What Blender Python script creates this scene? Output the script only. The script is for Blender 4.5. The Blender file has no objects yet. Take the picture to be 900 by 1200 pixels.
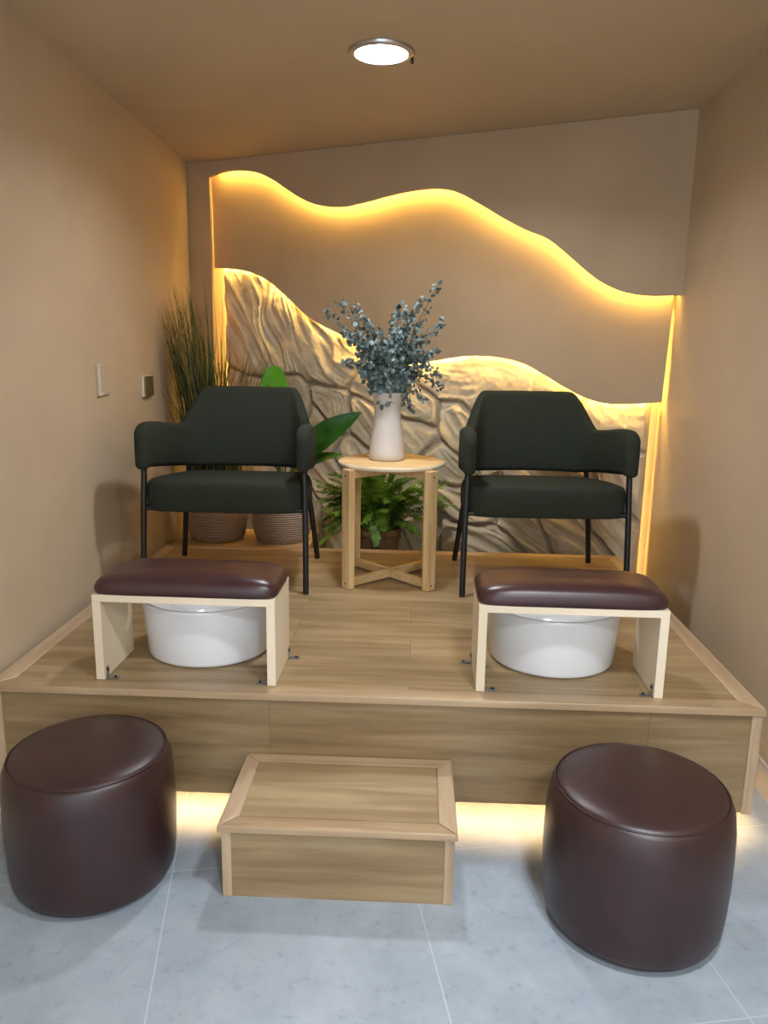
import bpy, bmesh, math, random
from mathutils import Vector, Matrix, noise
C = bpy.context.scene.collection
PI = math.pi

# ------------------------------------------------------------------ camera model (position (0,0,1.45))
F = 912.57; PITCH = .2069; YAW = .0385; ROLL = .0155; H = 1.45
cy_, sy_, cp_, sp_ = math.cos(YAW), math.sin(YAW), math.cos(PITCH), math.sin(PITCH)
FW = Vector((-sy_*cp_, cy_*cp_, -sp_)); R0 = Vector((cy_, sy_, 0)); U0 = R0.cross(FW)
RT = math.cos(ROLL)*R0 + math.sin(ROLL)*U0; UP = -math.sin(ROLL)*R0 + math.cos(ROLL)*U0
def ray(px, py): return FW + RT*((px-450)/F) + UP*((600-py)/F)
def ony(px, py, y0, k=0.0):
    d = ray(px, py); t = y0/(d.y-k*d.x); return Vector((d.x*t, y0+k*d.x*t, H+d.z*t))
def onz(px, py, z):
    d = ray(px, py); t = (z-H)/d.z; return Vector((d.x*t, d.y*t, z))
def onx(px, py, x0, a):
    d = ray(px, py); t = (x0-2*a)/(d.x-a*d.y); return Vector((d.x*t, d.y*t, H+d.z*t))
cam = bpy.data.cameras.new('camera'); camo = bpy.data.objects.new('camera', cam); C.objects.link(camo)
cam.sensor_fit = 'VERTICAL'; cam.sensor_height = 36; cam.lens = F/1200*36; cam.clip_start = .05
M = Matrix((( RT.x, UP.x, -FW.x), (RT.y, UP.y, -FW.y), (RT.z, UP.z, -FW.z))).to_4x4()
M.translation = Vector((0, 0, H)); camo.matrix_world = M
bpy.context.scene.camera = camo
bpy.context.scene.view_settings.view_transform = 'Standard'
bpy.context.scene.view_settings.look = 'None'
bpy.context.scene.view_settings.exposure = 0.45

# ------------------------------------------------------------------ helpers
def lin(c):
    return tuple(((v/255)/12.92 if v/255 <= .04045 else ((v/255+.055)/1.055)**2.4) for v in c)+(1,)
def new_mat(name):
    m = bpy.data.materials.new(name); m.use_nodes = True
    nt = m.node_tree; return m, nt, nt.nodes['Principled BSDF']
def node(nt, t, **kw):
    n = nt.nodes.new(t)
    for k, v in kw.items():
        if k in n.inputs: n.inputs[k].default_value = v
        else: setattr(n, k, v)
    return n
def coords(nt, scale=(1,1,1), rot=(0,0,0), src='Object'):
    tc = node(nt, 'ShaderNodeTexCoord'); mp = node(nt, 'ShaderNodeMapping')
    mp.inputs['Scale'].default_value = scale; mp.inputs['Rotation'].default_value = rot
    nt.links.new(tc.outputs[src], mp.inputs[0]); return mp.outputs[0]
def ramp(nt, fac, stops):
    r = node(nt, 'ShaderNodeValToRGB'); e = r.color_ramp.elements
    while len(e) < len(stops): e.new(.5)
    for i, (p, c) in enumerate(stops): e[i].position = p; e[i].color = c
    nt.links.new(fac, r.inputs[0]); return r.outputs[0]
def bump(nt, b, h, strength, dist=.002):
    n = node(nt, 'ShaderNodeBump', Strength=strength, Distance=dist)
    nt.links.new(h, n.inputs['Height']); nt.links.new(n.outputs[0], b.inputs['Normal'])
def noise_mat(name, c1, c2, scale=5, rough=.6, bs=0, bscale=80, bdist=.002, stretch=(1,1,1), metallic=0, detail=4, spec=.5, lo=.35, hi=.65):
    m, nt, b = new_mat(name)
    n = node(nt, 'ShaderNodeTexNoise', Scale=scale, Detail=detail)
    nt.links.new(coords(nt, stretch), n.inputs['Vector'])
    nt.links.new(ramp(nt, n.outputs['Fac'], [(lo, lin(c1)), (hi, lin(c2))]), b.inputs['Base Color'])
    b.inputs['Roughness'].default_value = rough; b.inputs['Metallic'].default_value = metallic
    b.inputs['Specular IOR Level'].default_value = spec
    if bs:
        n2 = node(nt, 'ShaderNodeTexNoise', Scale=bscale, Detail=3)
        nt.links.new(coords(nt), n2.inputs['Vector']); bump(nt, b, n2.outputs['Fac'], bs, bdist)
    return m
def emit_mat(name, col, strength):
    m, nt, b = new_mat(name); b.inputs['Base Color'].default_value = (.8,.8,.8,1)
    b.inputs['Emission Color'].default_value = col; b.inputs['Emission Strength'].default_value = strength
    return m
def wood_mat(name, dark, mid, light, rot=(0,0,0), plank=0.19, rough=.38, planks=True, grain=1.0):
    """laminate oak: staggered planks along local x with streaked grain"""
    m, nt, b = new_mat(name)
    co = coords(nt, (1,1,1), rot); L = nt.links.new
    n1 = node(nt, 'ShaderNodeTexNoise', Scale=1, Detail=8, Roughness=.62, Distortion=.4)
    mp = node(nt, 'ShaderNodeMapping'); mp.inputs['Scale'].default_value = (1.6*grain, 22*grain, 22*grain); L(co, mp.inputs[0])
    if planks:
        br = node(nt, 'ShaderNodeTexBrick', offset=.37, Scale=1)
        br.inputs['Brick Width'].default_value = 1.15; br.inputs['Row Height'].default_value = plank
        br.inputs['Mortar Size'].default_value = .0009; br.inputs['Mortar Smooth'].default_value = .2
        br.inputs['Color1'].default_value = (0,0,0,1); br.inputs['Color2'].default_value = (1,1,1,1); br.inputs['Bias'].default_value = 0
        L(co, br.inputs['Vector'])
        ad = node(nt, 'ShaderNodeVectorMath', operation='MULTIPLY_ADD')
        L(br.outputs['Color'], ad.inputs[0]); ad.inputs[1].default_value = (7.3, 11.1, 3.3); L(mp.outputs[0], ad.inputs[2])
        L(ad.outputs[0], n1.inputs['Vector'])
    else: L(mp.outputs[0], n1.inputs['Vector'])
    col = ramp(nt, n1.outputs['Fac'], [(.3, lin(dark)), (.5, lin(mid)), (.68, lin(light))])
    n3 = node(nt, 'ShaderNodeTexNoise', Scale=2.2, Detail=3); mp3 = node(nt, 'ShaderNodeMapping')
    mp3.inputs['Scale'].default_value = (1, 4, 4); L(co, mp3.inputs[0]); L(mp3.outputs[0], n3.inputs['Vector'])
    mx = node(nt, 'ShaderNodeMix', data_type='RGBA', blend_type='MULTIPLY'); mx.inputs[0].default_value = 1
    L(col, mx.inputs[6]); L(ramp(nt, n3.outputs['Fac'], [(.3, (.80,.78,.75,1)), (.6, (1,1,1,1))]), mx.inputs[7])
    out = mx.outputs[2]
    if planks:
        m2 = node(nt, 'ShaderNodeMix', data_type='RGBA', blend_type='MULTIPLY'); m2.inputs[0].default_value = 1
        L(out, m2.inputs[6]); L(ramp(nt, br.outputs['Color'], [(0, (.86,.85,.84,1)), (1, (1.0,1.0,1.0,1))]), m2.inputs[7])
        m3 = node(nt, 'ShaderNodeMix', data_type='RGBA'); L(br.outputs['Fac'], m3.inputs[0])
        L(m2.outputs[2], m3.inputs[6]); m3.inputs[7].default_value = lin(tuple(v*.8 for v in dark)); out = m3.outputs[2]
    L(out, b.inputs['Base Color']); b.inputs['Roughness'].default_value = rough
    bump(nt, b, n1.outputs['Fac'], .15, .001)
    return m

def link(name, bm, mat, parent=None, smooth=False, angle=None):
    bmesh.ops.recalc_face_normals(bm, faces=bm.faces)
    me = bpy.data.meshes.new(name); bm.to_mesh(me); bm.free()
    for mm in (mat if isinstance(mat, (list, tuple)) else [mat]): me.materials.append(mm)
    if smooth:
        me.polygons.foreach_set('use_smooth', [True]*len(me.polygons))
        if angle:
            me.set_sharp_from_angle(angle=math.radians(angle))
    o = bpy.data.objects.new(name, me); C.objects.link(o)
    if parent is not None: o.parent = parent
    return o
def tag(o, label, cat, group=None):
    o['label'] = label; o['category'] = cat
    if group: o['group'] = group
    return o
def struct(o): o['kind'] = 'structure'; return o
def thing(name, label, cat, loc=(0,0,0), rz=0.0, scale=1.0, group=None):
    o = bpy.data.objects.new(name, None); C.objects.link(o); o.empty_display_size = .05
    o.location = loc; o.rotation_euler = (0,0,rz); o.scale = (scale,)*3
    return tag(o, label, cat, group)
def dup(root, loc, rz, label):
    r = root.copy(); C.objects.link(r); r.location = (loc[0], loc[1], root.location.z); r.rotation_euler = (0,0,rz); r['label'] = label
    for ch in root.children:
        c = ch.copy(); C.objects.link(c); c.parent = r
        for g in ch.children:
            d = g.copy(); C.objects.link(d); d.parent = c
    return r
def box(bm, x0, x1, y0, y1, z0, z1, bev=0.0, seg=2):
    t = bmesh.new(); bmesh.ops.create_cube(t, size=1)
    for v in t.verts: v.co = Vector((x0+(v.co.x+.5)*(x1-x0), y0+(v.co.y+.5)*(y1-y0), z0+(v.co.z+.5)*(z1-z0)))
    if bev: bmesh.ops.bevel(t, geom=t.edges[:], offset=bev, segments=seg, profile=.5, affect='EDGES')
    me = bpy.data.meshes.new('t'); t.to_mesh(me); t.free(); bm.from_mesh(me); bpy.data.meshes.remove(me); return bm
def bx(*a, **k): return box(bmesh.new(), *a, **k)
def prism(bm, pts, d):
    """closed polygon pts extruded by vector d"""
    d = Vector(d); a = [bm.verts.new(p) for p in pts]; b = [bm.verts.new(Vector(p)+d) for p in pts]
    f1 = bm.faces.new(a); f2 = bm.faces.new(b[::-1]); n = len(a)
    for i in range(n): bm.faces.new((a[i], b[i], b[(i+1)%n], a[(i+1)%n]))
    bm.normal_update(); bmesh.ops.triangulate(bm, faces=[f1, f2]); return bm
def lathe(bm, prof, seg=48, c=(0,0)):
    rings = []
    for r, z in prof:
        if r < 1e-6: rings.append([bm.verts.new((c[0], c[1], z))])
        else: rings.append([bm.verts.new((c[0]+r*math.cos(2*PI*i/seg), c[1]+r*math.sin(2*PI*i/seg), z)) for i in range(seg)])
    for A, B in zip(rings, rings[1:]):
        for i in range(seg):
            j = (i+1) % seg
            if len(A) == 1 and len(B) == 1: continue
            if len(A) == 1: bm.faces.new((A[0], B[i], B[j]))
            elif len(B) == 1: bm.faces.new((A[i], B[0], A[j]))
            else: bm.faces.new((A[i], B[i], B[j], A[j]))
    return bm
def tube(bm, pts, r, seg=10, r1=None):
    pts = [Vector(p) for p in pts]; n = len(pts); rings = []; ref = None
    for i, p in enumerate(pts):
        t = (pts[min(i+1, n-1)]-pts[max(i-1, 0)]).normalized()
        if ref is None: ref = t.orthogonal().normalized()
        ref = (ref - t*ref.dot(t)).normalized(); q = t.cross(ref)
        rr = r if r1 is None else r+(r1-r)*i/(n-1)
        rings.append([bm.verts.new(p+(ref*math.cos(2*PI*k/seg)+q*math.sin(2*PI*k/seg))*rr) for k in range(seg)])
    for A, B in zip(rings, rings[1:]):
        for k in range(seg): bm.faces.new((A[k], A[(k+1)%seg], B[(k+1)%seg], B[k]))
    bm.faces.new(rings[0][::-1]); bm.faces.new(rings[-1]); return bm
def spline(pts, n=12):
    P = [Vector(p) for p in pts]; out = []
    for i in range(len(P)-1):
        a, b, c, d = P[max(i-1,0)], P[i], P[i+1], P[min(i+2, len(P)-1)]
        for k in range(n):
            t = k/n; out.append(.5*((2*b)+(c-a)*t+(2*a-5*b+4*c-d)*t*t+(3*b-a-3*c+d)*t**3))
    out.append(P[-1]); return out
def clamp(x, a=0., b=1.): return max(a, min(b, x))
def sst(a, b, x): t = clamp((x-a)/(b-a)); return t*t*(3-2*t)

# ------------------------------------------------------------------ materials
wallp = noise_mat('wall_paint', (190,171,144), (196,177,150), 3, .62, .12, 220, .001)
ceilp = noise_mat('ceiling_paint', (196,174,142), (202,180,148), 3, .75, .1, 200, .001)
panelp = noise_mat('panel_paint', (180,157,126), (186,163,132), 3, .7, .08, 260, .001)
white_trim = noise_mat('baseboard_paint', (196,184,170), (206,194,180), 4, .45)
leather = noise_mat('brown_leather', (45,25,25), (52,29,28), 14, .36, .32, 420, .0012, spec=.55)
leather2 = noise_mat('cushion_leather', (56,32,33), (64,37,37), 9, .33, .25, 380, .001, spec=.55)
fabric = noise_mat('dark_green_fabric', (43,47,39), (51,55,46), 160, .95, .5, 700, .0012, spec=.15)
black = noise_mat('black_steel', (14,15,19), (20,21,26), 20, .42)
pale = noise_mat('pale_birch', (218,201,172), (232,217,190), 5, .5, .1, 90, .0005, (1,1,.15))
pine = wood_mat('pine', (190,152,98), (214,180,126), (226,196,146), planks=False, rough=.5, grain=1.6)
pine_v = wood_mat('pine_leg', (190,150,98), (216,182,130), (228,198,150), rot=(0,PI/2,0), planks=False, rough=.5, grain=1.6)
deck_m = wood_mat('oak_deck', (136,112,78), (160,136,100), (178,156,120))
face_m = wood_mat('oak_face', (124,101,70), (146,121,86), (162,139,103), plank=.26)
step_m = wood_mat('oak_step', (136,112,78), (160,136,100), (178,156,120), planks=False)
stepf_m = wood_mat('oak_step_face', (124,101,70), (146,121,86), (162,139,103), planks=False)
trim_m = wood_mat('oak_trim', (156,130,98), (174,147,114), (188,162,128), planks=False)
trimv_m = wood_mat('oak_trim_upright', (164,138,108), (182,156,126), (194,170,142), rot=(0,0,PI/2), planks=False)
trimz_m = wood_mat('oak_trim_post', (164,138,108), (182,156,126), (194,170,142), rot=(0,PI/2,0), planks=False)
ceramic = noise_mat('white_ceramic', (226,228,230), (234,236,238), 3, .16, spec=.6)
vase_m = noise_mat('matte_white_ceramic', (205,198,190), (216,209,201), 6, .55)
steel = noise_mat('zinc_steel', (150,155,162), (176,180,186), 30, .35, metallic=.9)
brass = noise_mat('outlet_metal', (118,104,72), (140,124,88), 20, .4, metallic=.5)
plastic = noise_mat('white_plastic', (206,196,180), (214,204,188), 8, .4)
chrome = noise_mat('chrome_ring', (186,186,192), (206,206,212), 20, .22, metallic=.9)
dark_m = noise_mat('dark_plastic', (20,19,19), (28,26,25), 10, .6)
led_y = emit_mat('amber_led', (1, .64, .13, 1), 60)
led_y2 = emit_mat('amber_led_side', (1, .64, .16, 1), 22)
led_m = emit_mat('amber_led_middle', (1, .66, .16, 1), 105)
led_y3 = emit_mat('amber_led_left', (1, .64, .16, 1), 120)
led_w = emit_mat('warm_led', (1, .64, .28, 1), 62)
lamp_e = emit_mat('lamp_diffuser', (.93, .96, 1, 1), 20)

# tiled concrete floor
fm, nt, b = new_mat('concrete_tile'); L = nt.links.new
co = coords(nt, (1,1,1), (0,0,0))
n1 = node(nt, 'ShaderNodeTexNoise', Scale=2.6, Detail=9, Roughness=.68); L(co, n1.inputs['Vector'])
n2 = node(nt, 'ShaderNodeTexNoise', Scale=24, Detail=7, Roughness=.75); L(co, n2.inputs['Vector'])
c1 = ramp(nt, n1.outputs['Fac'], [(.3, lin((136,146,154))), (.52, lin((154,163,171))), (.7, lin((172,180,188)))])
c2 = ramp(nt, n2.outputs['Fac'], [(.30, (.62,.64,.67,1)), (.44, (.95,.96,.97,1)), (.75, (1,1,1,1))])
mx = node(nt, 'ShaderNodeMix', data_type='RGBA', blend_type='MULTIPLY'); mx.inputs[0].default_value = .8
L(c1, mx.inputs[6]); L(c2, mx.inputs[7])
mpb = node(nt, 'ShaderNodeMapping'); mpb.inputs['Location'].default_value = (0,0,0)
br = node(nt, 'ShaderNodeTexBrick', offset=.0, Scale=1)
br.inputs['Brick Width'].default_value = .665; br.inputs['Row Height'].default_value = .665
br.inputs['Mortar Size'].default_value = .0022; br.inputs['Mortar Smooth'].default_value = .1
L(co, mpb.inputs[0]); L(mpb.outputs[0], br.inputs['Vector'])
m3 = node(nt, 'ShaderNodeMix', data_type='RGBA'); L(br.outputs['Fac'], m3.inputs[0]); L(mx.outputs[2], m3.inputs[6]); m3.inputs[7].default_value = lin((170,178,185))
L(m3.outputs[2], b.inputs['Base Color']); b.inputs['Roughness'].default_value = .42; bump(nt, b, n2.outputs['Fac'], .12, .001)

# stone relief colour follows its height, so grooves stay darker
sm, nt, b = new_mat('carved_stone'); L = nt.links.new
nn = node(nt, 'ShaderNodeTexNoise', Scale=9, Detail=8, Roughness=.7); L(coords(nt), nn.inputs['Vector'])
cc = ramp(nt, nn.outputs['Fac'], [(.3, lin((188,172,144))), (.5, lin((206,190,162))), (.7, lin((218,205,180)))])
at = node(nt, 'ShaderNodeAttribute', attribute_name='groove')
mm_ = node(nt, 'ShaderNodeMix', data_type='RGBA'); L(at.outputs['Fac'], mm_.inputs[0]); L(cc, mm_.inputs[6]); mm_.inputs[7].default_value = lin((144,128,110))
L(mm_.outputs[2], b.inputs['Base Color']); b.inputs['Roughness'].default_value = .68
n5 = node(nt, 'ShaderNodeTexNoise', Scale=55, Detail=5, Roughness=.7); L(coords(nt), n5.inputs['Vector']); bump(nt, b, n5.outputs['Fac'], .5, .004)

def leaf_mat(name, a, c, rough=.5, trans=.25, scale=9):
    m, nt, b = new_mat(name); n = node(nt, 'ShaderNodeTexNoise', Scale=scale, Detail=3)
    nt.links.new(coords(nt), n.inputs['Vector'])
    col = ramp(nt, n.outputs['Fac'], [(.35, lin(a)), (.65, lin(c))])
    nt.links.new(col, b.inputs['Base Color']); b.inputs['Roughness'].default_value = rough
    tr = node(nt, 'ShaderNodeBsdfTranslucent'); nt.links.new(col, tr.inputs[0])
    ms = node(nt, 'ShaderNodeMixShader'); ms.inputs[0].default_value = trans
    out = [n for n in nt.nodes if n.type == 'OUTPUT_MATERIAL'][0]
    nt.links.new(b.outputs[0], ms.inputs[1]); nt.links.new(tr.outputs[0], ms.inputs[2]); nt.links.new(ms.outputs[0], out.inputs[0])
    return m
euc_m = leaf_mat('eucalyptus_leaf', (66,84,82), (132,152,150), .6, .12, 40)
euc_stem = noise_mat('eucalyptus_stem', (70,66,58), (92,84,70), 20, .7)
grass_m = leaf_mat('grass_green', (42,54,24), (86,98,44), .55, .2, 6)
grass_t = leaf_mat('grass_tan', (120,104,52), (166,142,74), .6, .2, 6)
fern_m = leaf_mat('fern_green', (74,112,28), (146,184,66), .5, .35, 14)
leaf_d = leaf_mat('broad_leaf_green', (26,70,22), (62,120,36), .35, .3, 5)
leaf_b = leaf_mat('broad_leaf_bright', (70,150,30), (96,178,44), .4, .45, 5)
bk, nt, b = new_mat('woven_basket'); L = nt.links.new
wv = node(nt, 'ShaderNodeTexWave', bands_direction='Z', Scale=26, Distortion=1.6, Detail=2); wv.inputs['Detail Scale'].default_value = 3
L(coords(nt), wv.inputs['Vector']); L(ramp(nt, wv.outputs['Color'], [(.1, lin((140,108,88))), (.6, lin((214,184,158)))]), b.inputs['Base Color'])
b.inputs['Roughness'].default_value = .8; bump(nt, b, wv.outputs['Color'], .8, .006)
soil = noise_mat('potting_soil', (40,30,22), (62,46,34), 40, .95, .8, 90, .01)
terra = noise_mat('brown_planter', (104,76,48), (124,92,60), 8, .6)

# ------------------------------------------------------------------ room shell
ZC = 2.5076; K = -.4267; KN = math.hypot(1, K)
C_TOP, C_MID, C_STONE, C_BACK = 4.2945, 4.372, 4.442, 4.528
NB = Vector((-K, 1, 0))/KN       # into the wall, away from the viewer
def XL(y): return -1.312-.028*(y-2)
def XR(y): return 1.200+.010*(y-2)
def hit(cw, side):
    y = 4.2
    for _ in range(30): y = cw+K*(XL(y) if side < 0 else XR(y))
    return Vector(((XL(y) if side < 0 else XR(y)), y, 0))
Y0 = -1.6
bl, brr = hit(C_BACK, -1), hit(C_BACK, 1)
def V(x, y, z): return Vector((x, y, z))
bm = bmesh.new(); prism(bm, [V(XL(Y0),Y0,0), bl, bl+V(0,0,ZC), V(XL(Y0),Y0,ZC)], (-.1,0,0)); struct(link('wall_left', bm, wallp))
bm = bmesh.new(); prism(bm, [V(XR(Y0),Y0,0), brr, brr+V(0,0,ZC), V(XR(Y0),Y0,ZC)], (.1,0,0)); struct(link('wall_right', bm, wallp))
bm = bmesh.new(); prism(bm, [bl-V(.1,-.0427,0), brr+V(.1,-.0427,0), brr+V(.1,-.0427,ZC), bl-V(.1,-.0427,-ZC)], NB*.1); struct(link('wall_back', bm, wallp))
flp = [V(XL(Y0)-.1,Y0,0), V(XR(Y0)+.1,Y0,0), brr+V(.1,.05,0), bl+V(-.1,.1,0)]
# floor: local axes turned with the tile grid
bm = bmesh.new(); TA = math.radians(-10.6) ; rot = Matrix.Rotation(-math.radians(10.6), 3, 'Z'); org = V(.053, 1.815, 0) 
org = V(.0, 2.035, 0)
prism(bm, [rot @ (p-org) for p in flp], (0,0,-.06))
fl = struct(link('floor', bm, fm)); fl.location = org; fl.rotation_euler = (0,0,math.radians(10.6))
bm = bmesh.new(); prism(bm, [p+V(0,0,ZC) for p in flp], (0,0,.08)); struct(link('ceiling', bm, ceilp))
# baseboards
def base(name, fx, s):
    y1 = (bl if s < 0 else brr).y-.02
    bm = bmesh.new()
    prof = [(0,0),(.014,0),(.014,.085),(.009,.095),(.009,.102),(0,.106)]
    a = [bm.verts.new((fx(Y0)+s*-p[0], Y0, p[1])) for p in prof]; c = [bm.verts.new((fx(y1)+s*-p[0], y1, p[1])) for p in prof]
    n = len(a)
    for i in range(n): bm.faces.new((a[i], a[(i+1)%n], c[(i+1)%n], c[i]))
    bm.faces.new(a); bm.faces.new(c[::-1]); struct(link(name, bm, white_trim))
base('baseboard_left', XL, -1); base('baseboard_right', XR, 1)

# ------------------------------------------------------------------ wavy wall panels
def W(px, py, cw): return ony(px, py, cw, K)
top_wave = [(247,206.5),(262,201.5),(280,199.5),(300,202),(320,211),(345,228),(365,238),(385,242),(405,241.5),(430,236),(460,228),(490,222.5),(515,221),(535,225),(560,238),(590,256),(615,269),(640,279),(660,294),(685,316),(705,331),(730,342),(760,346.5),(798,346)]
mid_wave = [(251,314),(275,315.5),(295,320),(315,330),(340,352),(360,371),(380,383),(400,393),(420,408),(440,420),(455,425),(475,427),(495,425),(515,422),(540,418),(565,417.5),(590,420),(615,427),(640,441),(665,456),(690,468),(715,473.5),(745,473.5),(775,471.5)]
tw = spline([W(a, b, C_TOP) for a, b in top_wave], 6); mw = spline([W(a, b, C_MID) for a, b in mid_wave], 6)
tl, tr = hit(C_TOP, -1), hit(C_TOP, 1)
colb = W(242, 600, C_TOP); colr = V(tw[0].x, tw[0].y, 0)
e_dir = V(1, K, 0)/KN
tw[-1] = V(tr.x, tr.y, tw[-1].z)
out = [tl+V(0,0,.0), V(tw[0].x-.012, tw[0].y-.012*K, 0), V(tw[0].x-.012, tw[0].y-.012*K, tw[0].z-.003)] + tw + [tr+V(0,0,ZC-.002), tl+V(0,0,ZC-.002)]
bm = bmesh.new(); prism(bm, out, NB*.018)
p_top = tag(link('wavy_wall_panel', bm, panelp), 'upper taupe wall panel with wavy lower edge reaching the ceiling, topmost layer', 'wall panel', 'layered wavy wall panels')
ml, mr = mw[0], mw[-1]
m_tr = W(789, 352, C_MID); zt = 2.46
def at_u(p, z): return V(p.x, p.y, z)
out = [at_u(ml, zt)] + mw + [m_tr, V(m_tr.x+.008, m_tr.y+.008*K, zt)]
bm = bmesh.new(); prism(bm, out, NB*.018)
p_mid = tag(link('wavy_wall_panel', bm, panelp), 'middle beige wall panel between two glowing wavy edges, behind the flowers', 'wall panel', 'layered wavy wall panels')

# carved stone panel
def led(name, pts, mat, parent, w=.010):
    bm = bmesh.new(); tube(bm, pts, w/2, 6); return link(name, bm, mat, parent)
sl = W(263.5, 340, C_STONE); srr_t = W(762, 476, C_STONE); srr_b = W(745, 668, C_STONE)
UL = sl.x; UR = (srr_t.x+srr_b.x)/2
ZT = 2.30
random.seed(4)
def UZ(px, py): p = W(px, py, C_STONE); return ((p.x-UL)*KN, p.z)
# stones: seed pixel, ridge angle (deg from horizontal, down to the right), stretch, ridge depth
seeds = [(290,350,60,1.5,1.0),(325,395,52,1.5,1.0),(370,415,42,1.5,1.0),(395,437,30,1.5,.9),(300,410,62,1.4,1.0),(275,470,70,1.0,.6),
 (300,470,50,1.0,.7),(345,475,35,1.3,.7),(393,478,75,1.3,.6),(428,458,20,1.8,.6),(425,495,50,1.4,.7),(375,505,60,1.2,.6),(410,535,60,1.3,.6),(385,560,45,1.3,.8),
 (480,470,12,1.8,.5),(480,515,40,1.2,.6),(530,448,5,2.0,.45),(540,505,48,1.8,1.0),(515,545,45,1.8,1.0),(585,445,3,2.0,.35),(650,465,22,2.2,.35),(720,500,35,2.0,.4),(745,560,60,1.6,.5),
 (540,590,35,1.8,1.1),(600,610,30,2.0,1.1),(670,615,30,2.0,1.2),(720,620,40,2.0,1.0),(560,630,25,2.0,1.0),(640,560,32,2,1.1),(480,600,45,1.4,.9),(440,620,50,1.4,.8),(400,620,55,1.4,.9),(350,600,60,1.4,.8),(300,560,60,1.4,.8),(450,560,40,1.4,.8),(640,510,20,1.8,.6),(590,480,10,1.9,.5)]
SD = []
for px, py, an, st, rd in seeds:
    u, z = UZ(px, py); a = math.radians(-an); SD.append((u, z, math.cos(a), math.sin(a), st, rd))
same = {0:0, 1:0, 2:0, 3:0, 4:0}   # the big fan of ridges at the upper left is one boulder
same.update({16:16, 19:16, 20:16, 36:16, 35:20})
WU = (UR-UL)*KN; NU = 400; ZB = .02; NZ = 330
def relief(u, z):
    wu = u+.05*noise.noise(V(u*3.1, z*3.1, 1.7))+.02*noise.noise(V(u*9, z*9, 4)); wz = z+.05*noise.noise(V(u*3.1+9, z*3.1, 5.7))+.02*noise.noise(V(u*9, z*9, 14))
    ds = []
    for i, (su, sz, ca, sa, st, rd) in enumerate(SD):
        du, dz = wu-su, wz-sz
        p = (du*ca+dz*sa)/math.sqrt(st); q = (-du*sa+dz*ca)*math.sqrt(st); ds.append((math.hypot(p, q), i))
    ds.sort(); d1, i1 = ds[0]; g1 = same.get(i1, i1)
    d2 = next((d for d, i in ds[1:] if same.get(i, i) != g1), 9)
    edge = d2-d1
    # blended ridge direction
    ws = [(math.exp(-(d-d1)*28), i) for d, i in ds[:4]]; sw = sum(w for w, _ in ws)
    ca = sum(w*SD[i][2] for w, i in ws)/sw; sa = sum(w*SD[i][3] for w, i in ws)/sw; rd = sum(w*SD[i][5] for w, i in ws)/sw
    nrm = math.hypot(ca, sa) or 1; ca /= nrm; sa /= nrm
    p = u*ca+z*sa; q = -u*sa+z*ca
    q += .018*noise.noise(V(p*3, q*3, 8))
    r1 = 1-abs(noise.noise(V(p*1.9+i1*0, q*11, 3.3)))*3.0; r2 = 1-abs(noise.noise(V(p*2.6, q*24, 7.3)))*2
    rr = clamp(rd, 0, 1.2)**1.5
    r3 = 1-abs(noise.noise(V(p*5, q*48, 1.3)))*2
    h = .032*sst(0, .05, edge) + rr*(.013*max(r1, -.8)+.010*r2+.004*r3) + .014*noise.noise(V(u*4, z*4, 2))+.006*noise.noise(V(u*13, z*13, 2))+.0025*noise.noise(V(u*40, z*40, 2))
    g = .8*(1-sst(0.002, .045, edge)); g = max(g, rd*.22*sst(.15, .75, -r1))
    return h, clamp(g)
bm = bmesh.new(); gl = bm.verts.layers.float.new('groove'); grid = []
for j in range(NZ+1):
    row = []; z = ZB+(ZT-ZB)*j/NZ
    xr = srr_b.x+(srr_t.x-srr_b.x)*(z-srr_b.z)/(srr_t.z-srr_b.z); wu = (xr-UL)*KN
    for i in range(NU+1):
        u = wu*i/NU; h, g = relief(u, z)
        ed = min(sst(0, .02, u), sst(0, .02, wu-u)); h = h*ed
        p = V(UL, C_STONE+K*UL, z)+e_dir*u-NB*min(h*.9-.016, .034)
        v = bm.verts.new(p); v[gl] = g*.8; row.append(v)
    grid.append(row)
for j in range(NZ):
    for i in range(NU): bm.faces.new((grid[j][i], grid[j][i+1], grid[j+1][i+1], grid[j+1][i]))
rim = grid[0]+[r[-1] for r in grid[1:]]+grid[-1][-2::-1]+[r[0] for r in grid[-2:0:-1]]
bk_v = [bm.verts.new(v.co+NB*.03) for v in rim]
for i in range(len(rim)):
    j = (i+1) % len(rim); bm.faces.new((rim[i], rim[j], bk_v[j], bk_v[i]))
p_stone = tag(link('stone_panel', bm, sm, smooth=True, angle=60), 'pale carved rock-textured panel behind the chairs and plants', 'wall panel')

# amber light strips hidden behind the panel edges
up = V(0, 0, .028)
def offs(pts, dz, dn): return [p+V(0,0,dz)+NB*dn for p in pts[2:-2:2]]
led('led_strip', offs(tw, .022, .032), led_y, p_top)
led('led_strip', offs(mw, .022, .026), led_m, p_mid, .008)
zc0 = tw[0].z
def edge_led(p_lo, p_hi, cw, dn, parent, mt=led_y2):   # vertical strip tucked behind a panel's side edge
    led('led_strip', [V(p_lo.x, cw+K*p_lo.x, p_lo.z)+NB*dn, V(p_hi.x, cw+K*p_hi.x, p_hi.z)+NB*dn], mt, parent)
edge_led(V(UL+.03, 0, .1), V(UL+.03, 0, 2.2), C_STONE, .048, p_stone, led_y3)
edge_led(V(ml.x+.035, 0, 2.02), V(ml.x+.035, 0, 2.38), C_MID, .030, p_mid, led_y3)
def sx_(z): return srr_b.x+(srr_t.x-srr_b.x)*(z-srr_b.z)/(srr_t.z-srr_b.z)-.04
edge_led(V(sx_(.1), 0, .1), V(sx_(1.35), 0, 1.35), C_STONE, .048, p_stone)
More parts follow.
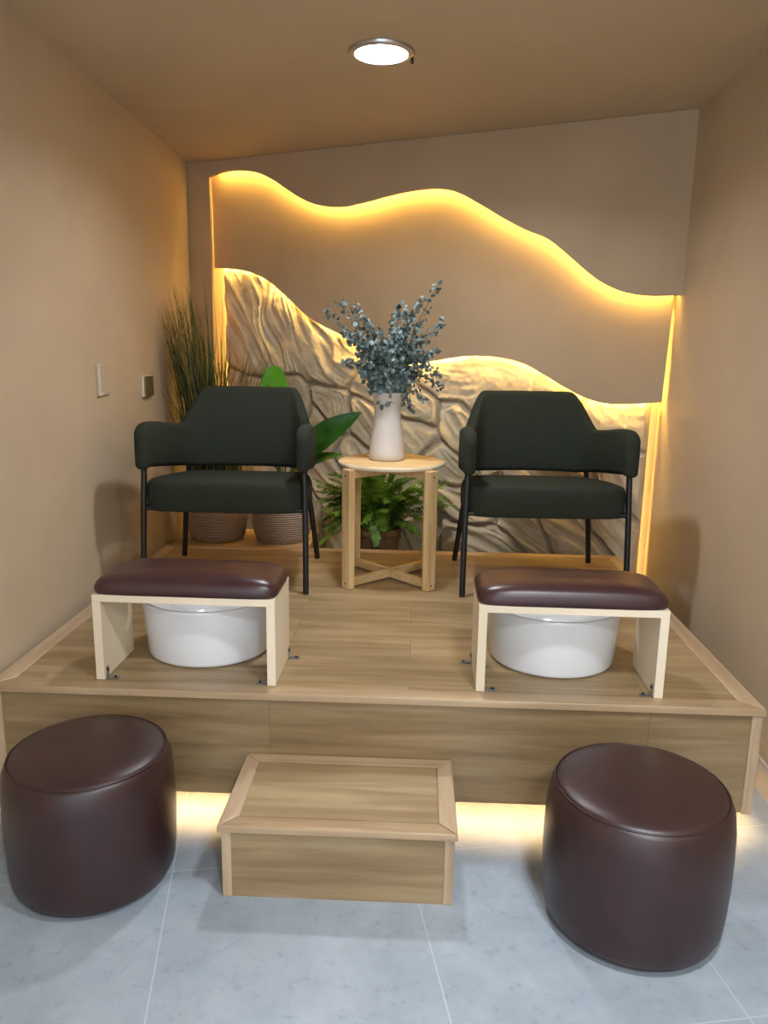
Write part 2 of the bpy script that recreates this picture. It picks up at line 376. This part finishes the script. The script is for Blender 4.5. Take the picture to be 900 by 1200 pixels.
edge_led(V(mr.x-.04, 0, mr.z+.05), V(mr.x-.03, 0, 1.66), C_MID, .030, p_mid)

# ------------------------------------------------------------------ platform
HP = .42; SC = 1.0228                                        # SC rescales things measured on the platform
XLp, XRp, YF, YB, PB = -1.300, 1.060, 2.183, 3.945, .073
plat = thing('platform', 'large raised oak laminate platform carrying the chairs, glowing underneath', 'platform', (0,0,0))
TW = .062; TH = .022
o = link('deck', bx(XLp+TW, XRp-TW, YF+TW, YB-TW, HP-.04, HP-.001), deck_m, plat)
def trim_bar(parent, name, pts, z0, z1, mat, bev=.006):
    bm = bmesh.new(); prism(bm, [V(x, y, z0) for x, y in pts], (0,0,z1-z0))
    es = [e for e in bm.edges if abs(e.verts[0].co.z-z1) < 1e-5 and abs(e.verts[1].co.z-z1) < 1e-5 and len(e.link_faces) == 2 and abs(e.link_faces[0].normal.z-e.link_faces[1].normal.z) > .2]
    bm.normal_update()
    es = [e for e in bm.edges if e.calc_face_angle(0) > .5 and abs(e.verts[0].co.z-z1) < 1e-5 and abs(e.verts[1].co.z-z1) < 1e-5]
    bmesh.ops.bevel(bm, geom=es, offset=bev, segments=3, profile=.5, affect='EDGES')
    return link(name, bm, mat, parent, smooth=True, angle=35)
def frame_trim(parent, x0, x1, y0, y1, w, z0, z1, g=.0006, bev=.006):
    wf = w
    trim_bar(parent, 'edge_trim', [(x0,y0),(x1,y0),(x1-w,y0+w),(x0+w,y0+w)], z0, z1, trim_m, bev)
    trim_bar(parent, 'edge_trim', [(x0,y1),(x0+w,y1-w),(x1-w,y1-w),(x1,y1)], z0, z1, trim_m, bev)
    trim_bar(parent, 'edge_trim', [(x0,y0+g),(x0+w,y0+w+g),(x0+w,y1-w-g),(x0,y1-g)], z0, z1, trimv_m, bev)
    trim_bar(parent, 'edge_trim', [(x1,y0+g),(x1,y1-g),(x1-w,y1-w-g),(x1-w,y0+w+g)], z0, z1, trimv_m, bev)
frame_trim(plat, XLp, XRp, YF, YB, TW, HP-TH, HP+.001)
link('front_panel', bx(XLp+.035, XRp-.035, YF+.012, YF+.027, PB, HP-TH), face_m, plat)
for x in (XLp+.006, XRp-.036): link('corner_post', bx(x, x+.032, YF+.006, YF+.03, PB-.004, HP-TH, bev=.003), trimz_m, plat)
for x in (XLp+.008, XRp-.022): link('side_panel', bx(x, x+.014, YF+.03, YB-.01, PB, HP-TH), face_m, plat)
link('recessed_base', bx(XLp+.15, XRp-.15, YF+.32, YB-.1, 0, HP-.04), dark_m, plat)
led('led_strip', [V(XLp+.06, YF+.045, PB+.012), V(XRp-.04, YF+.045, PB+.012)], led_w, plat, .012)
led('led_strip', [V(XRp-.032, YF+.06, PB+.012), V(XRp-.032, YF+.9, PB+.012)], led_w, plat, .008)

# step
st = thing('step', 'low oak laminate step block with mitred border in front of the platform', 'step', (0,0,0))
sx0, sx1, sy0, sy1, hs = -.497, .136, 1.813, 2.192, .217
link('tread', bx(sx0+.05, sx1-.05, sy0+.05, sy1-.03, hs-.03, hs-.001), step_m, st)
frame_trim(st, sx0, sx1, sy0, sy1, .05, hs-.019, hs+.001, g=.0012, bev=.007)
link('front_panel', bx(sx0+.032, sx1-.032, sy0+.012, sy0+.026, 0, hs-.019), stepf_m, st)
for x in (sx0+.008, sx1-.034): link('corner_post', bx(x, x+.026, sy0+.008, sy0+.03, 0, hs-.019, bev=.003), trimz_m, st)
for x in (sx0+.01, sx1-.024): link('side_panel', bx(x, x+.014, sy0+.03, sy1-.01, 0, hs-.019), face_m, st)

# ------------------------------------------------------------------ armchairs
def P(x, y, z=.443): return (x*SC, y*SC, H+(z-H)*SC)
def make_chair():
    t = thing('armchair', 'dark green fabric armchair on the left, in front of the tall grass plant', 'armchair', P(-.784, 3.372), math.radians(.9), SC, 'pair of dark fabric armchairs')
    t.location.z += .0022
    # seat
    bm = bmesh.new(); NX, NYs = 24, 20
    rings = []; zt, zb = .472, .335
    prof = [(.93,0),(.965,.006),(.99,.022),(1,.05),(1,.080),(.99,.106),(.965,.120),(.92,.127),(.8,.131),(.5,.134),(.0,.136)]
    def plan(th, s):
        c, q = math.cos(th), math.sin(th); n = 7.
        r = (abs(c)**n+abs(q)**n)**(-1/n); x, y = r*c, r*q
        hw = .336 if y < 0 else .336-.045*y
        inset = 1-s
        return V(x*(hw-inset*.33*.5), -.010+y*(.278-inset*.27*.5), 0)
    for s, z in prof[:-1]:
        ring = []
        for i in range(64):
            q = plan(2*PI*i/64, s if s > .85 else .85-(.85-s)*1.9); f = clamp((q.y+.277)/.544)
            q.z = zb+z*(1-.12*f)-.022*f; ring.append(bm.verts.new(q))
        rings.append(ring)
    for A, B in zip(rings, rings[1:]):
        for i in range(64): bm.faces.new((A[i], A[(i+1)%64], B[(i+1)%64], B[i]))
    bm.faces.new(rings[0][::-1]); bm.faces.new(rings[-1])
    link('seat', bm, fabric, t, smooth=True, angle=50)
    # wrap-around back and arms
    half = spline([(-.328,-.292,0),(-.327,-.15,0),(-.319,.02,0),(-.306,.13,0),(-.278,.205,0),(-.215,.252,0),(-.10,.276,0),(0,.282,0)], 14)
    path = half+[V(-p.x, p.y, 0) for p in half[-2::-1]]
    cum = [0]
    for a, c in zip(path, path[1:]): cum.append(cum[-1]+(c-a).length)
    T = cum[-1]; mid = T/2; bm = bmesh.new(); rings = []; NS = 24
    for i, p in enumerate(path):
        s = cum[i]; d = min(s, T-s)                      # distance from the nearer tip
        tdir = (path[min(i+1,len(path)-1)]-path[max(i-1,0)]).normalized(); nrm = V(tdir.y, -tdir.x, 0)  # outward/inward
        db = abs(s-mid)                                 # distance along the path from the middle of the back
        back = 1-sst(.205, .325, db)
        armt = .655+.040*sst(.28, .72, db)
        ztop = armt+(.818-armt)*back
        ztop += .012*(1-sst(.0, .25, d))*0
        zbot = .506-(.506-.448)*(1-clamp((db-.24)/.46))
        rt = .07
        if d < rt: ztop -= rt-math.sqrt(max(0, rt*rt-(rt-d)**2))
        rb = .022
        if d < rb: zbot += rb-math.sqrt(max(0, rb*rb-(rb-d)**2))
        th = .028+.004*back
        if d < .026: th *= max(.08, math.sqrt(max(0, 1-((.026-d)/.026)**2)))
        hz = (ztop-zbot)/2; zc = (ztop+zbot)/2; ring = []
        for k in range(NS):
            a = 2*PI*k/NS; c, q = math.cos(a), math.sin(a)
            cr_ = min(th*.95, hz)                       # rounded rectangle section
            x = math.copysign(max(0, th-cr_)+cr_*abs(c), c) if abs(c) > 1e-6 else 0
            z = math.copysign((hz-cr_)+cr_*abs(q), q) if abs(q) > 1e-6 else 0
            if abs(q) < 1e-6: z = 0
            zz = zc+z; lean = .095*back*clamp((zz-.45)/.37)
            outw = V(p.x, p.y, 0)-V(0, -.1, 0)
            n2 = nrm if nrm.dot(outw) > 0 else -nrm
            ring.append(bm.verts.new(V(p.x, p.y, 0)+n2*x+V(0, lean, zz)))
        rings.append(ring)
    for A, B in zip(rings, rings[1:]):
        for k in range(NS): bm.faces.new((A[k], A[(k+1)%NS], B[(k+1)%NS], B[k]))
    bm.faces.new(rings[0][::-1]); bm.faces.new(rings[-1])
    link('backrest', bm, fabric, t, smooth=True, angle=60)
    for s in (-1, 1):
        link('leg', tube(bmesh.new(), [(s*.340,-.285,0),(s*.337,-.262,.25),(s*.33,-.24,.515)], .0125, 14), black, t, smooth=True, angle=60)
        link('leg', tube(bmesh.new(), [(s*.326,.283,0),(s*.30,.245,.25),(s*.268,.215,.47)], .0125, 14), black, t, smooth=True, angle=60)
    bm = bmesh.new()
    for s in (-1, 1): tube(bm, [(s*.333,-.255,.345),(s*.292,.235,.345)], .010, 10)
    tube(bm, [(-.333,-.25,.345),(.333,-.25,.345)], .010, 10); tube(bm, [(-.292,.235,.345),(.292,.235,.345)], .010, 10)
    link('seat_frame', bm, black, t, smooth=True, angle=60)
    return t
ch = make_chair()
dup(ch, P(.541, 3.413), math.radians(1.9), 'dark green fabric armchair on the right, nearest the glowing right corner')

# ------------------------------------------------------------------ side table
tb = thing('side_table', 'round pine side table with crossed base between the armchairs', 'side table', P(-.101, 3.366), 0, SC)
lathe_p = [(0,.513),(.222,.513),(.228,.516),(.230,.523),(.228,.530),(.222,.532),(0,.532)]
link('tabletop', lathe(bmesh.new(), lathe_p, 72), [pine], tb, smooth=True, angle=40)
link('edge_band', lathe(bmesh.new(), [(.2285,.514),(.2312,.5165),(.2318,.523),(.2312,.528),(.2285,.5295)], 72), pale, tb, smooth=True)
RL = .243
for k in range(4):
    a = PI/4+k*PI/2; bm = bx(-.016, .016, -.024, .024, 0, .513, bev=.002)
    bmesh.ops.transform(bm, matrix=Matrix.Translation((RL*math.cos(a), RL*math.sin(a), 0)) @ Matrix.Rotation(a, 4, 'Z'), verts=bm.verts)
    lg = link('leg', bm, pine_v, tb)
    for z in (.022, .488):
        bm = bmesh.new(); t2 = tube(bmesh.new(), [(RL+.0165, 0, z), (RL+.0172, 0, z)], .004, 10); bmesh.ops.transform(t2, matrix=Matrix.Rotation(a, 4, 'Z'), verts=t2.verts)
        me = bpy.data.meshes.new('t'); t2.to_mesh(me); t2.free(); bm.from_mesh(me); bpy.data.meshes.remove(me)
        link('screw', bm, dark_m, lg)
for k in range(2):
    a = PI/4+k*PI/2
    for z0, nm in ((.006, 'stretcher'), (.475, 'apron_bar')):
        bm = bx(-RL+.016, RL-.016, -.011, .011, z0, z0+.036, bev=.0015)
        if k == 1:
            bm.free(); bm = bmesh.new()
            for q in ((-RL+.016, -.0112), (.0112, RL-.016)): box(bm, q[0], q[1], -.011, .011, z0, z0+.036, bev=.0015)
        bmesh.ops.transform(bm, matrix=Matrix.Rotation(a, 4, 'Z'), verts=bm.verts)
        link(nm, bm, pine, tb)

# vase
vx, vy, vz = P(-.122, 3.385, .443+.532)
vs = thing('vase', 'tall matte white ceramic vase on the round side table', 'vase', (vx, vy, vz+.0005), 0, SC)
vp = [(0,0),(.070,0),(.0755,.004),(.0785,.012),(.0775,.03),(.0715,.08),(.0625,.14),(.0575,.19),(.0565,.225),(.059,.25),(.0635,.272),(.068,.286),(.0685,.290),(.066,.290),(.061,.278),(.055,.25),(.053,.22),(.054,.19),(.059,.14),(.066,.08),(.070,.03),(.066,.012),(0,.01)]
link('vase_body', lathe(bmesh.new(), vp, 56), vase_m, vs, smooth=True, angle=60)

# eucalyptus
rng = random.Random(11)
mouth = V(vx, vy, vz+.27*SC)
eu = thing('eucalyptus_bouquet', 'bushy bunch of blue-green eucalyptus branches standing in the white vase', 'flowers', tuple(mouth))
tips = [(380,361),(397,353),(416,360),(406,390),(404,424),(430,374),(444,386),(424,440),(460,366),(470,355),(479,362),(493,352),(515,331),(521,375),(512,410),(513,438),(519,455),(496,470),(484,484),(452,400),(468,395),(488,400),(436,405),(475,420),(455,425),(500,425),(440,440),(462,436),(486,440),(450,410),(470,408),(432,425),(492,412),(428,400),(478,385),(462,390),(446,430)]
def disc(bm, c, n, r, fold=.2):
    n = n.normalized(); a = n.orthogonal().normalized(); b_ = n.cross(a)
    th = rng.random()*6.28; a, b_ = a*math.cos(th)+b_*math.sin(th), -a*math.sin(th)+b_*math.cos(th)
    vs_ = [bm.verts.new(c+a*r*math.cos(2*PI*k/7)*1.05+b_*r*math.sin(2*PI*k/7)*.85+n*r*fold*abs(math.sin(2*PI*k/7))) for k in range(7)]
    bm.faces.new(vs_)
for i, (tx, ty) in enumerate(tips):
    dep = vy+rng.uniform(-.12, .12)
    tip = ony(tx, ty, dep)-mouth
    n = tip.length; start = V(rng.uniform(-.025,.025), rng.uniform(-.025,.025), -.10)
    droop = i in (16, 17, 18, 15)
    m1 = V(start.x*.5+tip.x*.12, start.y+tip.y*.15, .02)
    m2 = V(tip.x*.55, tip.y*.55, tip.z*.55+(.07 if droop else .03))
    pts = spline([start, m1, m2, tip], 12)
    bs = bmesh.new(); tube(bs, pts, .0022, 5, .0009); br_o = link('branch', bs, euc_stem, eu, smooth=True)
    bl_ = bmesh.new(); acc = 0
    for a, c in zip(pts[10:], pts[11:]):
        seg = (c-a); acc += seg.length; frac = (c-pts[0]).length/(tip-pts[0]).length
        steps = 6 if frac < .72 else 3
        for q in range(steps):
            base_p = a+seg*rng.random(); off = V(rng.gauss(0,1), rng.gauss(0,1), rng.gauss(0,1)).normalized()
            spread = .030*(1.15-.75*frac)+.006
            if frac < .72: spread *= 1.3
            cpos = base_p+off*spread*rng.uniform(.4,1.3)
            disc(bl_, cpos, off+V(rng.gauss(0,.5), rng.gauss(0,.5)-.3, rng.gauss(0,.5)), rng.uniform(.0085,.0145)*(1.15-.3*frac))
    link('leaves', bl_, euc_m, br_o)

# ------------------------------------------------------------------ benches (foot rests) and basins
def make_bench():
    t = thing('footrest_bench', 'pale wooden footrest bench with brown leather cushion on the left, before the left armchair', 'footrest', P(-.680, 2.315), math.radians(-.6), SC, 'pair of footrest benches')
    t.location.z += .0008
    HW, D0, D1, HT = .277, -.125, .120, .272
    link('top_board', bx(-HW, HW, D0, D1, HT-.022, HT, bev=.001), pale, t)
    for s in (-1, 1):
        lg = link('leg', bx(min(s*HW, s*(HW-.026)), max(s*HW, s*(HW-.026)), D0, D1, 0, HT-.0222, bev=.001), pale, t)
        for (side, y) in ((-1, D0+.012), (1, D1-.03)):
            # L brackets screwed to leg and deck: inner front, outer rear
            sx = s*(HW-.026) if side < 0 else s*HW
            dr = -s if side < 0 else s
            bm = bmesh.new(); box(bm, min(sx, sx+dr*.0025), max(sx, sx+dr*.0025), y, y+.016, 0, .036); box(bm, min(sx, sx+dr*.036), max(sx, sx+dr*.036), y, y+.016, 0, .0025)
            bk_o = link('bracket', bm, steel, t)
            link('screw', tube(bmesh.new(), [(sx+dr*.026, y+.008, .002), (sx+dr*.026, y+.008, .0055)], .0045, 10), dark_m, bk_o)
            bm = bmesh.new(); tube(bm, [(sx+dr*.002, y+.008, .026), (sx+dr*.006, y+.008, .026)], .0045, 10)
            link('screw', bm, dark_m, bk_o)
    bm = bmesh.new(); rings = []; N = 72
    prof = [(.985,0),(1.0,.006),(1.006,.016),(.995,.027),(.965,.038),(.91,.048),(.80,.057),(.60,.063),(.3,.066)]
    for s, z in prof:
        ring = []
        for i in range(N):
            th = 2*PI*i/N; c, q = math.cos(th), math.sin(th); n = 9 if s > .9 else 9-5*(.9-s)/.6
            r = (abs(c)**n+abs(q)**n)**(-1/n); x, y = r*c, r*q
            # rounded shoulders differ along length: ends fall off a little
            ring.append(bm.verts.new((x*(HW+.003-(1-s)*.20), (D0+D1)/2+y*((D1-D0)/2+.003)*s, HT+.0005+z-.006*abs(x)**6*(z/.066))))
        rings.append(ring)
    for A, B in zip(rings, rings[1:]):
        for i in range(N): bm.faces.new((A[i], A[(i+1)%N], B[(i+1)%N], B[i]))
    bm.faces.new(rings[0][::-1]); bm.faces.new(rings[-1])
    link('cushion', bm, leather2, t, smooth=True, angle=60)
    return t
bn = make_bench()
dup(bn, P(.478, 2.315), math.radians(-.6), 'pale wooden footrest bench with brown leather cushion on the right, before the right armchair')
def make_basin():
    t = thing('foot_basin', 'round white basin under the left footrest bench', 'basin', P(-.684, 2.502), 0, SC, 'white foot basins')
    R_, Hh = .220, .192
    pr = [(0,0),(.196,0),(.203,.004),(.206,.012),(R_,Hh-.012),(R_+.001,Hh-.005),(R_-.002,Hh),(R_-.008,Hh),(R_-.012,Hh-.006),(R_-.030,.07),(R_-.06,.035),(.1,.022),(0,.020)]
    link('basin_body', lathe(bmesh.new(), pr, 80), ceramic, t, smooth=True, angle=50)
    return t
bs_ = make_basin(); dup(bs_, P(.474, 2.506), .4, 'round white basin under the right footrest bench')

# ------------------------------------------------------------------ ottomans
def make_ott():
    t = thing('ottoman', 'round dark brown leather pouf on the floor at the left by the wall', 'ottoman', (-.868, 1.905, 0), 0, 1, 'brown leather poufs')
    r, h = .222, .378
    kz = 1.035
    pr = [(0,.012),(.195,.012),(.207,.018),(.2145,.035),(.219,.08),(.2225,.16),(.2225,.22),(.220,.29),(.2155,.330),(.209,.347),(.2035,.3555),(.2005,.3562)]
    link('pouf_side', lathe(bmesh.new(), [(a*1.01, b*kz) for a, b in pr], 96), leather, t, smooth=True, angle=70)
    cp = [(.2005,.3562),(.1985,.3590),(.190,.3635),(.17,.3690),(.13,.3745),(.07,.378),(0,.379)]
    link('pouf_top', lathe(bmesh.new(), [(a*1.01, b*kz) for a, b in cp], 96), leather, t, smooth=True, angle=70)
    pts = [V(.2045*math.cos(2*PI*i/96), .2045*math.sin(2*PI*i/96), .3575*kz) for i in range(97)]
    link('piping', tube(bmesh.new(), pts, .0022, 8), leather, t, smooth=True)
    link('base_pad', lathe(bmesh.new(), [(0,0),(.185,0),(.188,.012),(0,.012)], 64), dark_m, t)
    return t
ot = make_ott(); o2 = dup(ot, (.594, 1.822, 0), 1.1, 'round dark brown leather pouf on the floor at the right of the step'); o2.scale = (1.04, 1.04, 1.01)

# ------------------------------------------------------------------ ceiling light
lt = thing('ceiling_light', 'round recessed white downlight glowing in the ceiling', 'ceiling light', (-.155, 3.112, ZC))
link('ring', lathe(bmesh.new(), [(.098,-.004),(.098,-.012),(.104,-.014),(.118,-.010),(.122,-.003),(.122,0),(.098,0)], 64), chrome, lt, smooth=True, angle=40)
link('diffuser', lathe(bmesh.new(), [(0,-.010),(.090,-.0095),(.0985,-.006),(.0985,-.001),(0,-.001)], 64), lamp_e, lt, smooth=True)
bm = bmesh.new(); box(bm, .105, .117, .05, .07, -.02, 0, bev=.002); link('spring_clip', bm, dark_m, lt)

# ------------------------------------------------------------------ wall fittings on the left wall
def fitting(name, label, cat, ya, yb, z0, z1, d):
    t = thing(name, label, cat, (XL((ya+yb)/2), (ya+yb)/2, (z0+z1)/2), math.atan(.028))
    return t, (yb-ya)/2, (z1-z0)/2
t, hy, hz = fitting('switch_plate', 'tall slim off-white switch plate on the left wall', 'switch', 3.27, 3.40, 1.235, 1.365, .01)
link('plate', bx(0.0005, .008, -hy, hy, -hz, hz, bev=.002), wallp, t)
bm = bx(.0082, .0125, -hy, -hy+.02, -hz, hz, bev=.0015); box(bm, .0082, .0115, -hy, -hy+.05, hz-.012, hz, bev=.0015); box(bm, .0082, .0115, -hy, -hy+.055, -hz, -hz+.010, bev=.0015)
link('rim', bm, plastic, t)
t, hy, hz = fitting('wall_outlet', 'small square outlet with dull metal cover on left wall beside the grass plant', 'outlet', 3.86, 4.00, 1.195, 1.30, .03)
link('housing', bx(0.0005, .012, -hy, hy, -hz, hz, bev=.003), plastic, t)
link('cover', bx(.0122, .020, -hy+.008, hy-.002, -hz+.002, hz-.004, bev=.002), brass, t)
link('socket', bx(.0202, .023, -hy+.03, hy-.03, -hz+.03, hz-.03, bev=.002), brass, t)

# ------------------------------------------------------------------ plants behind the platform
ps = thing('plant_stand', 'low wooden stand behind the platform under the two baskets', 'plant stand', (-.93, 4.33, 0))
link('shelf', bx(-.40, .36, -.22, .20, .355, .375, bev=.002), pine, ps)
for x in (-.37, .31): link('leg', bx(x, x+.02, -.20, .18, 0, .3548), pine, ps)
def basket(label, x, y, r, h, plant_rz=0):
    t = thing('woven_basket', label, 'basket', (x, y, .376), 0, 1, 'woven plant baskets')
    pr = [(0,0),(r*.80,0),(r*.88,.008),(r*.95,.04),(r,.10),(r*1.0,h*.7),(r*.97,h),(r*.93,h),(r*.94,h*.7),(r*.90,.05),(0,.04)]
    link('basket_body', lathe(bmesh.new(), pr, 56), bk, t, smooth=True, angle=70)
    link('soil', lathe(bmesh.new(), [(0,h*.8),(r*.935,h*.8),(r*.935,h*.78),(0,h*.78)], 40), soil, t)
    return t
bx1, by1 = -1.115, 4.30; bx2, by2 = -.745, 4.30
basket('woven basket behind the left armchair holding the tall grass, nearer the left wall', bx1, by1, .168, .22)
basket('woven basket behind the left armchair holding the broad-leaved plant', bx2, by2, .165, .22)
gr = thing('grass_plant', 'tall artificial grass with thin green and tan blades in left corner', 'plant', (bx1, by1, .376+.18))
rng = random.Random(5)
def blade(bm, b0, tip, w, sag):
    mid_ = (b0+tip)*.5+V(0,0,sag); pts = spline([b0, mid_, tip], 7); side = V(rng.gauss(0,1), rng.gauss(0,1), 0).normalized()*w
    prev = None
    for i, p in enumerate(pts):
        k = 1-.93*(i/(len(pts)-1))**2.2; a = bm.verts.new(p-side*k); c = bm.verts.new(p+side*k+V(0,0,.0003))
        if prev: bm.faces.new((prev[0], prev[1], c, a))
        prev = (a, c)
o0 = V(bx1, by1, .556)
for nm, mat, n in (('green_blades', grass_m, 330), ('tan_blades', grass_t, 120)):
    bm = bmesh.new()
    for i in range(n):
        a = rng.random()*6.28; r = .12*math.sqrt(rng.random()); b0 = V(r*math.cos(a), r*math.sin(a), 0)
        u = rng.random()
        if u < .66: tx = rng.gauss(215, 19); ty = rng.uniform(338, 440)-rng.random()*14
        elif u < .84: tx = rng.uniform(238, 320); ty = 372+(tx-238)*.42+rng.uniform(0, 70)
        elif u < .93: tx = rng.uniform(178, 196); ty = rng.uniform(352, 400)
        else: tx = rng.uniform(184, 205); ty = rng.uniform(445, 490)
        tip = ony(tx, ty, by1+rng.uniform(-.22, .12))
        tip.x = max(tip.x, XL(tip.y)+.02); tip -= o0
        blade(bm, b0, tip, rng.uniform(.0028, .0052), rng.uniform(.02,.09))
    link(nm, bm, mat, gr)

bp = thing('broad_leaved_plant', 'leafy plant with large oval green leaves beside the left armchair', 'plant', (bx2, by2, .376+.18))
o1 = V(bx2, by2, .556)
def bigleaf(base_w, tip_w, width, mat, nrm, fold=.25, stem_from=None, blunt=.75):
    bm = bmesh.new(); b0, t0 = base_w-o1, tip_w-o1; ax = t0-b0; ln = ax.length; ax.normalize()
    n = Vector(nrm); n = (n-ax*n.dot(ax)).normalized(); sd = ax.cross(n); NL = 16; rows = []
    for i in range(NL+1):
        t = i/NL; w = width*math.sin(PI*min(1, t**.85))**blunt if 0 < t < 1 else 0.0008
        c = b0+ax*ln*t+n*(.10*ln*math.sin(PI*t))
        rows.append([bm.verts.new(c+sd*w*k+n*fold*w*abs(k)) for k in (-1,-.5,0,.5,1)])
    for A, B in zip(rows, rows[1:]):
        for k in range(4): bm.faces.new((A[k], A[k+1], B[k+1], B[k]))
    lf = link('leaf', bm, mat, bp, smooth=True)
    s0 = (stem_from-o1) if stem_from else V(rng.uniform(-.04,.04), rng.uniform(-.04,.04), 0)
    link('stem', tube(bmesh.new(), spline([s0, (s0+b0)*.5+V(0,0,.05), b0], 8), .005, 7, .003), leaf_d, lf, smooth=True)
YP = 4.25
bigleaf(ony(323,478,YP), ony(321,428,YP+.03), .075, leaf_b, (0,-1,.15), .1, blunt=.45)
bigleaf(ony(350,540,YP), ony(424,483,YP-.05), .072, leaf_d, (.25,-.75,.55), .5)
bigleaf(ony(348,556,YP-.05), ony(402,533,YP-.1), .048, leaf_d, (-.1,-.5,.85), .3)
bigleaf(ony(318,520,YP), ony(285,470,YP+.05), .06, leaf_d, (-.2,-.8,.4), .3)
bigleaf(ony(335,530,YP+.05), ony(345,470,YP+.12), .055, leaf_d, (.2,-.9,.2), .3)
bigleaf(ony(330,565,YP), ony(318,545,YP-.12), .03, leaf_d, (.0,-.6,.7), .3)
bigleaf(ony(338,566,YP), ony(352,548,YP-.12), .03, leaf_d, (.0,-.6,.7), .3)

# fern in a planter on the floor behind the side table
fx, fy = -.19, 4.22
fp = thing('planter', 'brown planter with the fern, on the floor behind the side table', 'planter', (fx, fy, 0))
link('planter_body', lathe(bmesh.new(), [(0,0),(.085,0),(.09,.006),(.115,.44),(.122,.445),(.122,.475),(.112,.475),(.108,.44),(0,.43)], 48), terra, fp, smooth=True, angle=40)
fe = thing('fern', 'bushy bright green fern behind the side table legs', 'plant', (fx, fy, .432))
rng = random.Random(8)
fo = V(fx, fy, .432)
ftips = [(366,560),(370,588),(378,610),(385,560),(395,625),(405,560),(415,545),(430,552),(445,548),(462,552),(478,560),(492,558),(505,566),(518,572),(534,592),(524,585),(500,600),(512,618),(495,628),(480,618),(470,630),(450,622),(440,640),(425,605),(410,600),(398,590),(388,575),(460,590),(475,590),(490,585),(435,575),(450,575),(420,570),(372,640),(470,565),(500,575)]+[(rng.uniform(368,532), rng.uniform(548,628)) for _ in range(48)]
for i, (tx, ty) in enumerate(ftips):
    tipw = ony(tx, ty, fy+rng.uniform(-.20, .05)); tipw.y = min(tipw.y, C_STONE+K*tipw.x-.08); tip = tipw-fo
    st_ = V(rng.uniform(-.05,.05), rng.uniform(-.05,.05), 0); md = V(tip.x*.5, tip.y*.5, max(tip.z*.5, .0)+rng.uniform(.06,.12))
    pts = spline([st_, md, tip], 16); bm = bmesh.new(); tube(bm, pts[::4]+[pts[-1]], .0016, 4, .0006)
    n = len(pts)
    for j in range(3, n-1):
        t = j/(n-1); d = (pts[j+1]-pts[j-1]).normalized(); s = d.cross(V(0,0,1))
        if s.length < .1: s = V(1,0,0)
        s.normalize(); wl = .050*math.sin(PI*clamp(t*.9+.1))**.8+.006
        for sg in (-1, 1):
            for sub in (0, .33, .66):
                o_ = pts[j]+(pts[j+1]-pts[j])*sub; e = o_+(s*sg*.9+d*.45+V(0,0,rng.uniform(-.45,.25)))*wl*rng.uniform(.7,1.1)
                w_ = d*.0040; bm.faces.new([bm.verts.new(q) for q in (o_-w_*.5, o_+w_*.5, (o_+e)*.5+w_, e, (o_+e)*.5-w_)])
    link('frond', bm, fern_m, fe)

# ------------------------------------------------------------------ light
def area(name, loc, size, power, col, shape='DISK', rot=(0,0,0), spread=PI):
    l = bpy.data.lights.new(name, 'AREA'); l.shape = shape; l.size = size; l.energy = power; l.color = col; l.spread = spread
    o = bpy.data.objects.new(name, l); C.objects.link(o); o.location = loc; o.rotation_euler = rot; return o
area('downlight_lamp', (-.155, 3.112, ZC-.02), .19, 12, (.93,.95,1), spread=2.6)
area('salon_downlight', (.55, .9, ZC-.02), .22, 21, (.84,.92,1), spread=2.6)
area('salon_downlight', (.5, -.7, ZC-.02), .22, 42, (.84,.92,1), spread=2.7)
w = bpy.data.worlds.new('world'); bpy.context.scene.world = w; w.use_nodes = True
w.node_tree.nodes['Background'].inputs[0].default_value = (.75,.85,1,1); w.node_tree.nodes['Background'].inputs[1].default_value = 2.0
